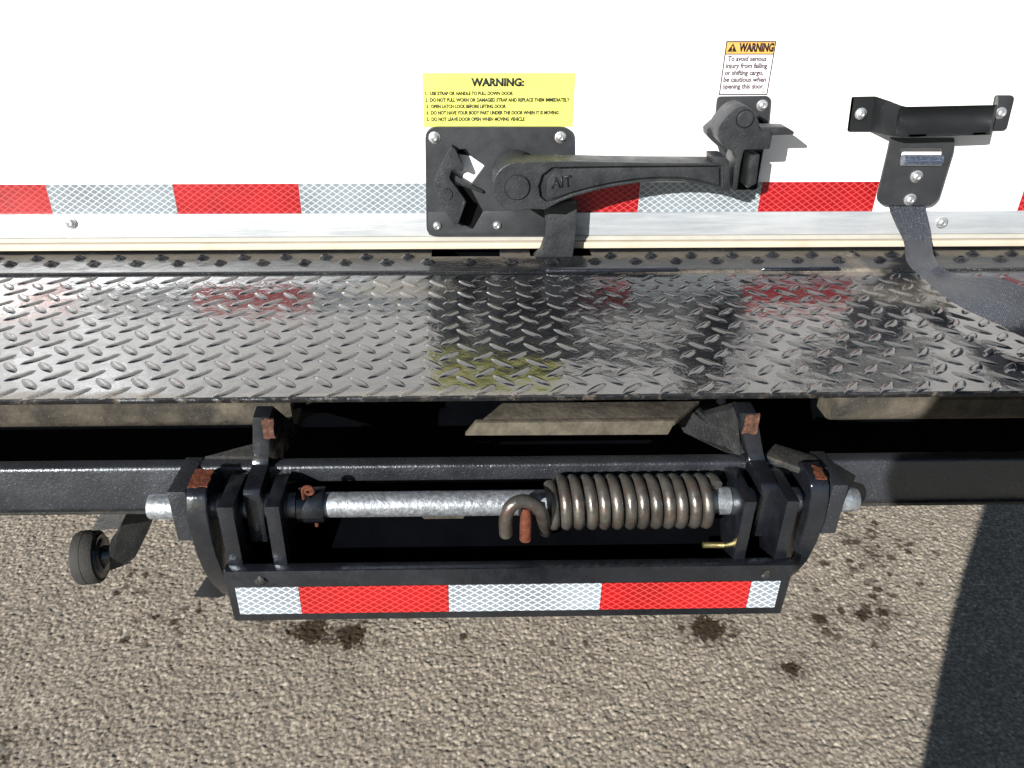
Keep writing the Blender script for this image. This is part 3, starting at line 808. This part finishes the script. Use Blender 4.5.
# base sheet with slots and gentle waviness
gx = sorted(set([XL, XR] + list(np.linspace(XL, XR, 240)) + [s_[0] for s_ in slots] + [s_[1] for s_ in slots]))
gy = sorted(set([YSm - .001, YSm + .0015, YSm + .004, -.06, -.048, .012, .03] + [slots[0][2], slots[0][3], -.04]))
ZS = ZP + .0016
vs = []; idx = {}
for i, x in enumerate(gx):
    for j, y in enumerate(gy):
        z = ZS + (.0011 if j in (1, 2) else 0) - (.0016 if j == 0 else 0)
        idx[i, j] = len(vs); vs.append((x, y, z))
fs = []
for i in range(len(gx) - 1):
    for j in range(len(gy) - 1):
        cxm = (gx[i] + gx[i + 1]) / 2; cym = (gy[j] + gy[j + 1]) / 2
        if any(s_[0] < cxm < s_[1] and slots[0][2] < cym < slots[0][3] for s_ in slots): continue
        fs.append((idx[i, j], idx[i + 1, j], idx[i + 1, j + 1], idx[i, j + 1]))
lv, lf = craters(); off = len(vs)
for (x, y, a, s) in ats:
    ca, sa = math.cos(a), math.sin(a)
    for q_ in lv: vs.append((x + (q_[0] * ca - q_[1] * sa) * s, y + (q_[0] * sa + q_[1] * ca) * s, ZS + q_[2]))
    fs += [[i + off for i in f_] for f_ in lf]; off += len(lv)
me = bpy.data.meshes.new('threshold_strip'); me.from_pydata([tuple(map(float, v_)) for v_ in vs], [], fs)
strip = link('threshold_strip', me, M['strip'], truck, True, 50)
lab(strip, 'black threshold strip with punched anti-slip bumps below the door seal')
box('slot_shadow_box', (slots[0][0] - .01, -.06, ZP - .028), (slots[1][1] + .01, .03, ZP - .022), M['recessshade'], strip, 0)
strip.children[0].name = 'slot_shade_sheet'  # near-black sheet below the slots, painting in their shade
# ridge welded over the seam
for xa, xb in ((DZ(545, 272, ZP).x, DZ(680, 272, ZP).x), (DZ(760, 272, ZP).x, DZ(842, 272, ZP).x)):
    bm = bmesh.new(); addtube(bm, [(xa, YSm + .002, ZS), (xa + .004, YSm + .002, ZS + .0012), (xb - .004, YSm + .002, ZS + .0012), (xb, YSm + .002, ZS)], [.001, .0032, .0032, .001], 10)
    bmo('seam_bead', bm, M['black'], strip)

# ================================================================== UNDERSIDE
YBM = -.165
zb1 = DY(100, 404, YBM).z; zb0 = DY(100, 435, YBM).z
# rear crossmember covered with dried mud, slightly rounded profile, reaching up to the step
prof = [(YBM + .012, ZP - .012), (YBM + .012, zb1 + .004), (YBM + .006, zb1 + .001), (YBM - .001, zb1 - .004), (YBM, zb1 - .012), (YBM + .0015, zb0 + .018), (YBM + .007, zb0 + .009), (YBM + .014, zb0 + .003), (YBM + .022, zb0 + .0005), (YBM + .05, zb0), (YBM + .05, ZP - .012)]
for xa, xb, sd in ((XL + .01, DY(292, 415, YBM).x, 'left'), (DY(836, 415, YBM).x, XR - .01, 'right')):  # right piece starts at the hook's shadow edge, that shade built as a gap
    lab(prism('rear_crossmember', [(xa, y, z) for y, z in prof], (xb - xa, 0, 0), M['beam'], truck, .0015), 'mud-covered steel crossmember under the ' + sd + ' half of the step')
# folded flange hanging below the step
zf = DY(100, 403.5, -.20).z
prism('step_flange', [(XL + .01, -.206, ZP - .006), (XL + .01, -.206, zf + .003), (XL + .01, -.200, zf), (XL + .01, -.16, zf + .001), (XL + .01, -.16, ZP - .006)], (XR - XL - .02, 0, 0), M['dirtyblack'], truck, .001)
# shelf angle in the middle
Ysf = -.25
A_ = [DY(465, 436, Ysf), DY(476, 423, Ysf), DY(676, 421, Ysf), DY(668, 435, Ysf)]
bm = bmesh.new(); addprism(bm, A_, (0, .008, 0)); lip_ = bmo('shelf_lip', bm, M['mudlip'], truck, .0015)
bm = bmesh.new()
zsf = A_[1].z
tp_ = [DY(478, 421, Ysf), DZ(502, 403, zsf), DZ(700, 401, zsf), DY(676, 419, Ysf)]
tp_ = [Vector((q_.x, q_.y, zsf)) for q_ in tp_]
addprism(bm, [q_ + Vector((0, .0005, 0)) for q_ in tp_], (0, 0, -.006))
sa_ = bmo('shelf_angle', bm, M['beam'], truck, .0015)
lip_.parent = sa_
lab(sa_, 'dusty steel angle in the middle under the step')
# dark structure farther under the truck
bm = bmesh.new()
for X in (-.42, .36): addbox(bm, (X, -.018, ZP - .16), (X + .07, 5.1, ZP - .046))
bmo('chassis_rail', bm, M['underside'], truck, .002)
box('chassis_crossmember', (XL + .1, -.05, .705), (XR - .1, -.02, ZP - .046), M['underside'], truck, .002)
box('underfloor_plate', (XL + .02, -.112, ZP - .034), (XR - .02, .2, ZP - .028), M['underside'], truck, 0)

# ---- bumper tube (full height at the sides, only its upper strip behind the spring)
YT = -.280
zt_ = DY(0, 469.5, YT).z; zb_ = DY(0, 512.5, YT).z
yt2 = DZ(482, 455, zt_).y
XC0, XC1 = -.178, .262
tubeR = .004
def tubeseg(xa, xb):
    bm = bmesh.new()
    addprism(bm, [(xa, YT, zb_), (xa, YT, zt_), (xa, yt2, zt_), (xa, yt2, zb_)], (xb - xa, 0, 0))
    es = [e for e in bm.edges if abs((e.verts[0].co - e.verts[1].co).normalized().x) > .9]
    bmesh.ops.bevel(bm, geom=es, offset=tubeR, segments=4, affect='EDGES', profile=.5)
    return bm
bt = bmo('bumper_tube', tubeseg(XL + .02, XC0), M['blacktube'], truck); lab(bt, 'black square bumper tube left of the spring hinge')
bt2 = bmo('bumper_tube', tubeseg(XC1, XR - .02), M['blacktube'], truck); lab(bt2, 'black square bumper tube right of the spring hinge')
bm = bmesh.new(); zc_ = DY(482, 481, YT).z
addprism(bm, [(XC0, YT, zc_), (XC0, YT, zt_), (XC0, yt2, zt_), (XC0, yt2, zc_)], (XC1 - XC0, 0, 0))
es = [e for e in bm.edges if abs((e.verts[0].co - e.verts[1].co).normalized().x) > .9]
bmesh.ops.bevel(bm, geom=es, offset=.0035, segments=4, affect='EDGES', profile=.5)
bmo('bumper_bridge', bm, M['blacktube'], truck)
# thin bottom flange of the tube
for xa, xb in ((XL + .02, -.25), (.345, XR - .02)):
    box('tube_flange', (xa, YT - .0035, zb_ - .0015), (xb, YT + .02, zb_ + .0022), M['dirtyblack'], truck, .0008)

# ================================================================== HINGED BUMPER STEP (springs up)
HB = bpy.data.objects.new('hinged_bumper', None); COL.objects.link(HB); HB.parent = truck
YBAR = -.355
a = DY(221.5, 570.8, YBAR); b2 = DY(793, 566.5, YBAR); c_ = DY(780, 614.8, YBAR); d_ = DY(237, 620, YBAR)
bx0, bx1 = (a.x + d_.x) / 2, (b2.x + c_.x) / 2; bz1 = (a.z + b2.z) / 2; bz0 = (c_.z + d_.z) / 2
bm = bmesh.new()
addprism(bm, [(bx0, YBAR, bz0), (bx1, YBAR, bz0), (bx1 + .0015, YBAR, bz1), (bx0 - .0015, YBAR, bz1)], (0, .012, 0))
bar = bmo('bumper_bar', bm, M['black'], HB, .0012)
lab(bar, 'black bumper bar carrying red and white reflective tape')
bpy.data.objects.remove(HB)   # the bar itself is the part that carries the sub-parts
bar.parent = truck
hb = bar
def sub(o, l_=None):
    if l_: o['label'] = l_
    return o
zt1b = DY(482, 584.5, YBAR).z; zt0b = DY(482, 610.7, YBAR).z
xb_s = [DY(237, 598, YBAR).x, DY(300, 598, YBAR).x, DY(448.6, 598, YBAR).x, DY(600.5, 598, YBAR).x, DY(748.3, 596, YBAR).x, DY(777, 596, YBAR).x]
for k, kk in enumerate(('tapewhitebar', 'taperedbar', 'tapewhitebar', 'taperedbar', 'tapewhitebar')):
    o = box('reflective_tape', (xb_s[k] + .0002, YBAR - .0006, zt0b), (xb_s[k + 1] - .0002, YBAR - .0001, zt1b), M[kk], hb, 0, smooth=False)
    o['label'] = ('red' if 'red' in kk else 'white') + ' honeycomb reflective tape on the bumper bar'
# studs above the tape
for (px_, py_) in ((261, 581), (766, 574.5)):
    p_ = DY(px_, py_, YBAR)
    bm = bmesh.new(); bmesh.ops.create_icosphere(bm, subdivisions=2, radius=.0055, matrix=Matrix.Translation(p_))
    for v_ in bm.verts: v_.co += Vector((random.gauss(0, .0009), random.gauss(0, .0005), random.gauss(0, .0006)))
    for v_ in bm.verts: v_.co.y = p_.y + (v_.co.y - p_.y) * .6
    bmo('mud_lump', bm, M['dirtyblack'], hb, 0, ang=10)

ZT = DY(227, 508, -.346).z
ZB1 = bz1 - .0005
def yzplate(name, x0_, x1_, prof, mat, parent, bev=.0012, shear=0., seg=2):
    pts = [(x0_, y, z) for y, z in prof]
    bm = bmesh.new(); addprism(bm, pts, (x1_ - x0_, 0, 0))
    if shear:
        for v_ in bm.verts: v_.co.x += shear * max(0, v_.co.z - ZT)
    return bmo(name, bm, mat, parent, bev, seg)
YA = -.3455
# hinge cheeks A and C on both sides: flat top, vertical front edge, rounded lower back
cheek = [(YA, ZB1), (YA, ZT), (-.295, ZT - .001), (-.278, ZT - .006), (-.274, ZT - .03), (-.284, ZT - .055), (-.305, ZB1 - .01), (-.320, ZB1 - .035), (YBAR + .0125, ZB1 - .035), (YBAR + .0125, ZB1)]
for nm, xa, xb in (('left outer', -.2365, -.2215), ('left inner', -.1915, -.1780), ('right inner', .2625, .2740), ('right outer', .3030, .3155)):
    o = yzplate('hinge_cheek', xa, xb, cheek, M['black'], hb); o['label'] = nm + ' black hinge cheek plate above the bar'
# back wall of the bumper pocket
bw = [(-.262, zb_ + .02), (-.285, ZB1 - .005), (-.318, bz0 + .004), (-.342, bz0 + .002), (-.342, bz0 + .006), (-.322, bz0 + .008), (-.291, ZB1 - .005), (-.268, zb_ + .02)]
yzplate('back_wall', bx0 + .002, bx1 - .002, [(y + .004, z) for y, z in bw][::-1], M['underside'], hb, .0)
# top edge behind the bar (weld)
# curved outer arms
armp = [(-.303, .890), (-.326, .889), (-.334, .884), (-.340, .870), (-.342, .845), (-.339, .815), (-.331, .785), (-.318, .757), (-.300, .728), (-.285, .708), (-.262, .702), (-.262, .73), (-.278, .76), (-.288, .79), (-.292, .82), (-.288, .85), (-.280, .872)]
ra = .0
armL = yzplate('curved_arm', -.2680, -.2480, armp, M['black'], hb, .0028, seg=3); armL['label'] = 'left curved black arm with rusty top'
armR = yzplate('curved_arm', .3330, .3520, [(y + .010, z - .002) for y, z in armp], M['black'], hb, .0028, seg=3); armR['label'] = 'right curved black arm with a rust chip'
q_ = [(-.3265, .8897), (-.303, .8912), (-.303, .8902), (-.3265, .8888)]
def ragpoly(pts, n, amp):
    out = []
    for i in range(len(pts)):
        p0 = Vector(pts[i]); p1 = Vector(pts[(i + 1) % len(pts)])
        for j in range(n):
            q = p0.lerp(p1, j / n); d = (p1 - p0).normalized(); k = Vector((d.y, -d.x, 0)) if abs(d.z) < .7 and abs(d.x) + abs(d.y) > .7 else Vector((1, 0, 0))
            out.append(q + k * random.uniform(-amp, amp))
    return out
prism('rusty_patch', ragpoly([(-.2672, -.3265, .8898), (-.2488, -.3265, .8898), (-.2488, -.3000, .8912), (-.2672, -.3000, .8912)], 5, .0011), (0, 0, -.0014), M['rust'], armL, 0)
prism('rusty_patch', ragpoly([(.3385, -.3205, .8875), (.3480, -.3205, .8875), (.3500, -.306, .8886), (.3430, -.300, .8890)], 4, .0013), (0, 0, -.0014), M['rust'], armR, 0)
# outer lugs welded to the tube
def lug(x0_, x1_, yf, label, mat='blacktube'):
    pf = [(yf, ZT - .0585), (yf, ZT + .002), (-.262, ZT + .0005), (-.262, ZT - .03), (yf + .030, ZT - .0585)]
    o = yzplate('tube_lug', x0_, x1_, pf, M[mat], truck, .0014); o['label'] = label; return o
lug(-.2895, -.2715, -.3235, 'left outer lug of the hinge, rough black')
lug(.3555, .3710, -.3235, 'right outer lug of the hinge')
# hook plates: forward lug below, upright with rusty tip above, running back under the step
def hook(x0_, x1_, sh, label, dz=0.):
    pf = [(-.3225, ZT - .062), (-.3225, ZT - .003), (-.318, ZT + .001), (-.283, ZT + .004), (-.2795, ZT + .012), (-.2795, ZT + .058 + dz), (-.262, ZT + .061 + dz), (-.168, ZT - .016), (-.10, ZT + .03), (-.08, ZT + .03), (-.08, ZT - .06), (-.262, ZT - .020), (-.285, ZT - .055), (-.298, ZT - .067)]
    o = yzplate('hook_plate', x0_, x1_, pf, M['black'], truck, .0016, sh); o['label'] = label; return o
hkL = hook(-.2180, -.2010, .14, 'left hook plate with rusty tip')
hkR = hook(.2865, .3035, -.32, 'right hook plate with rusty tip')
for h_, X0, X1 in ((hkL, DY(261.5, 425, YT).x, DY(274.5, 425, YT).x), (hkR, DY(743.5, 425, YT).x, DY(759, 425, YT).x)):
    z1_ = ZT + .0565; z0_ = DY(500, 436, YT).z
    tip = []
    for (xa, za), (xb, zb2) in zip([(X0, z0_), (X1 - .001, z0_), (X1 - .0006, z1_), (X0 + .001, z1_)], [(X1 - .001, z0_), (X1 - .0006, z1_), (X0 + .001, z1_), (X0, z0_)]):
        for j in range(5): tip.append((xa + (xb - xa) * j / 5 + random.uniform(-.0007, .0007), YT - .0008, za + (zb2 - za) * j / 5 + random.uniform(-.0012, .0012)))
    prism('rusty_tip', tip, (0, .0025, 0), M['rustdark'], h_, 0)
# braces up to the step
prism('brace', [DY(664, 396, -.19), DY(684, 396, -.19), DY(704, 416, -.215), DY(737, 407, -.262), DY(741, 456, -.272), DY(726, 452, -.262), DY(684, 433, -.205)], (.002, .010, .001), M['brace'], truck, .001)
prism('brace', [DY(303, 415.5, -.215), DY(312, 416.5, -.215), DY(326, 396, -.17), DY(318, 396, -.17)], (-.004, .06, -.004), M['dirtyblack'], truck, .001)
# gusset tops beside the hooks
zg = ZT + .003
prism('gusset', [DZ(204, 456.5, zg), DZ(262, 456.5, zg), DZ(262, 441, zg + .008)], (0, 0, -.006), M['dirtyblack'], truck, .001)
prism('gusset', [DZ(765, 455, zg), DZ(775, 443.5, zg), DZ(815, 455.5, zg), DZ(828, 468, zg), DZ(800, 468, zg)], (0, 0, -.007), M['dirtyblack'], truck, .001)
# small dark stop behind the left arm
prism('arm_stop', [DY(206, 577, -.285), DY(193, 597, -.285), DY(219, 598, -.285)], (.022, .012, 0), M['black'], armL, .0008)

# ---- rod
zr = DY(420, 503.6, -.306).z; YR = -.306
rod = lathe('hinge_rod', [(0, -.317), (.0118, -.317), (.0125, -.3155), (.0128, -.300), (.0128, .379), (.0128, .386), (.0112, .392), (.006, .3955), (0, .396)], (0, YR, zr), (1, 0, 0), M['zinc'], hb, 36)
rod['label'] = 'galvanised steel hinge rod through the spring'
col = lathe('rod_collar', [(.0128, -.170), (.0165, -.170), (.0182, -.1685), (.0182, -.144), (.0172, -.1425), (.0130, -.1425)], (0, YR, zr), (1, 0, 0), M['black'], hb, 32)
cc_ = DY(309, 492, -.324)
pth = []
for k in range(34):
    an = k / 33 * math.radians(560); rr_ = .0018 + .0042 * (k / 33)
    pth.append(cc_ + Vector((rr_ * math.cos(an), -.001, rr_ * math.sin(an) + .002)))
pth.append(pth[-1] + Vector((-.001, .004, -.010)))
tube('cotter_pin', pth, .0017, M['rust'], col, 8)
tube('cotter_tail', [DY(317, 521, -.314), DY(317, 525.5, -.312)], .002, M['rust'], col, 8)
# paper remnant under the rod
prism('label_remnant', [DY(420, 514.5, -.3165), DY(466, 514, -.3165), DY(463, 518.5, -.312), DY(424, 519, -.312)], (0, .001, 0), M['beam'], rod, 0)
# white collar at the right
lathe('end_bushing', [(.0128, .2515), (.0142, .2520), (.0142, .2620)], (0, YR, zr), (1, 0, 0), M['zinc'], rod, 32)
# screw on the inner right cheek
tube('cheek_screw', [DY(703, 545, -.315), DY(724, 545, -.315)], .003, M['brass'], hb, 10)

# ---- torsion spring
RC, rw = .0222, .0059; rh = .0065
nc = 13.05; pitch = .01275
xs0 = DY(552, 502, YR - .02).x - .001
path = []
steps = 36
for k in range(int(nc * steps) + 1):
    th = 2 * math.pi * k / steps
    # angle measured so that the front half runs downwards while moving right
    path.append((xs0 + pitch * k / steps + .0004 * math.sin(th * .37), YR - RC * math.sin(th), zr + RC * math.cos(th)))
spr = tube('torsion_spring', path, rw, M['spring'], hb, 14, ang=60)
spr['label'] = 'thirteen-coil brown steel torsion spring around the rod'
hk = [DY(506, 534, -.347), DY(505.5, 523, -.350), DY(507, 513, -.351), DY(513, 504.5, -.350), DY(523, 501, -.348), DY(534, 504, -.346), DY(541, 512, -.343), DY(543.5, 520, -.336), DY(544.5, 525, -.325), DY(546, 531, -.305), DY(548, 528, -.285)]
hp = []
for k in range(len(hk) - 1):
    for j in range(5): hp.append(cat(hk, k, j / 5))
hp.append(hk[-1])
tube('spring_hook', hp, rh, M['spring'], spr, 14, ang=60)
tube('rusty_stud', [DY(526, 508, -.338), DY(526, 515, -.340), DY(525.5, 539, -.340)], [.0045, .0058, .0060], M['rust'], rod, 14)

# ================================================================== ROLLER WHEEL
rl = DY(90, 557, -.262)
ax = Vector((1, .12, .05)).normalized()
wh = lathe('guide_roller', [(0, -.012), (.024, -.012), (.0280, -.0112), (.0296, -.0080), (.0298, -.001), (.0293, -.0005), (.0298, 0), (.0296, .008), (.0280, .0112), (.024, .012), (0, .012)], rl, ax, M['rubber'], truck, 40)
wh['label'] = 'grey rubber guide roller hanging under the bumper tube'
lathe('roller_hub', [(.0245, .0121), (.0235, .0145), (.020, .0140), (.018, .0155), (.011, .0158), (.010, .024), (0, .024)], rl, ax, M['black'], wh, 32)
lathe('roller_cap', [(.015, -.0108), (.015, -.0145), (.013, -.016), (0, -.016)], rl, ax, M['black'], wh, 24)
# fork plate on the right of the roller
fx = rl.x + .030
fp = [(-.262, zb_ - .001), (-.205, zb_ - .001), (-.205, zb_ - .012), (-.238, zb_ - .058), (-.255, zb_ - .080), (-.268, zb_ - .087), (-.278, zb_ - .078), (-.276, zb_ - .062), (-.262, zb_ - .04)]
prism('roller_bracket', [DY(126, 513, -.262), DY(156, 513, -.25), DY(146, 536, -.25), DY(136, 556, -.255), DY(128, 564, -.260), DY(110, 571, -.268), DY(109, 548, -.268), DY(117, 536, -.266)], (-.003, .014, 0), M['brace'], wh, .0006, smooth=False)
prism('bracket_block', [DY(101, 512.5, -.275), DY(127, 513, -.275), DY(119.5, 529, -.280), DY(91, 531, -.280)], (0, .055, 0), M['dirtyblack'], wh, .0008, smooth=False)

# ================================================================== REAR WHEELS OF THE TRUCK (out of frame)
def tyre(x):
    o = lathe('rear_tyre', [(.27, -.12), (.40, -.13), (.455, -.10), (.47, -.04), (.47, .04), (.455, .10), (.40, .13), (.27, .12), (.27, -.12)], (x, 2.1, .468), (1, 0, 0), M['rubber'], truck, 48)
    lathe('rim', [(.27, -.11), (.20, -.03), (.12, -.01), (.10, .05), (0, .05)], (x, 2.1, .468), (1 if x > 0 else -1, 0, 0), M['zincdull'], o, 32)
for x in (XL + .16, XR - .16): tyre(x)
tube('rear_axle', [(XL + .2, 2.1, .47), (XR - .2, 2.1, .47)], .06, M['underside'], truck, 16)

# ================================================================== PHOTOGRAPHER (stands behind the camera, casts the shadow at the right)
def person():
    me = bpy.data.meshes.new('person')
    J = [((.16, -1.26, .92), .120), ((.15, -1.26, 1.08), .125), ((.10, -1.26, 1.27), .165), ((.09, -1.25, 1.42), .13), ((.09, -1.24, 1.52), .062),
         ((.09, -1.21, 1.63), .105), ((.09, -1.20, 1.74), .095),
         ((-.11, -1.26, 1.41), .085), ((-.178, -1.24, 1.26), .066), ((-.08, -1.10, 1.30), .036),
         ((.28, -1.25, 1.42), .075), ((.35, -1.20, 1.20), .055), ((.14, -1.10, 1.30), .036),
         ((.15, -1.26, .72), .205), ((.085, -1.25, .56), .105), ((.055, -1.28, .09), .055), ((.05, -1.14, .045), .045),
         ((.13, -1.26, .70), .18), ((.23, -1.25, .56), .105), ((.235, -1.28, .09), .055), ((.24, -1.14, .045), .045)]
    E_ = [(0, 1), (1, 2), (2, 3), (3, 4), (4, 5), (5, 6), (3, 7), (7, 8), (8, 9), (3, 10), (10, 11), (11, 12), (0, 13), (13, 14), (14, 15), (15, 16), (13, 18), (18, 19), (19, 20)]
    J[17] = ((.09, -1.25, .30), .07); E_.remove((14, 15)); E_ += [(14, 17), (17, 15)]
    for s, wr in ((1, 9), (-1, 12)):
        base = Vector(J[wr][0]); palm = base + Vector((.02 * s, .035, .015)); J.append((tuple(palm), .022)); pi_ = len(J) - 1; E_.append((wr, pi_))
        for f_, (dz, ln) in enumerate(((.030, .036), (.012, .042), (-.006, .039), (-.024, .031))):
            k1 = palm + Vector((.012 * s, .014, dz)); k2 = k1 + Vector((ln * .7 * s, .018, 0)); k3 = k2 + Vector((ln * .5 * s, -.010, -.002))
            i0 = len(J); J += [(tuple(k1), .0095), (tuple(k2), .0085), (tuple(k3), .0075)]; E_ += [(pi_, i0), (i0, i0 + 1), (i0 + 1, i0 + 2)]
        k1 = palm + Vector((.004 * s, -.004, -.034)); k2 = k1 + Vector((.022 * s, .006, -.012)); i0 = len(J)
        J += [(tuple(k1), .011), (tuple(k2), .009)]; E_ += [(pi_, i0), (i0, i0 + 1)]
    me.from_pydata([j[0] for j in J], E_, [])
    o = bpy.data.objects.new('person', me); COL.objects.link(o)
    sk = o.modifiers.new('skin', 'SKIN')
    for i, (_, r_) in enumerate(J): me.skin_vertices[0].data[i].radius = (r_, r_)
    me.skin_vertices[0].data[0].use_root = True
    ss = o.modifiers.new('sub', 'SUBSURF'); ss.levels = 2; ss.render_levels = 2
    me.materials.append(M['cloth'])
    return o
pe = person()
pe['label'] = 'person in dark clothes standing behind the camera with both hands raised'
pe['category'] = 'person'
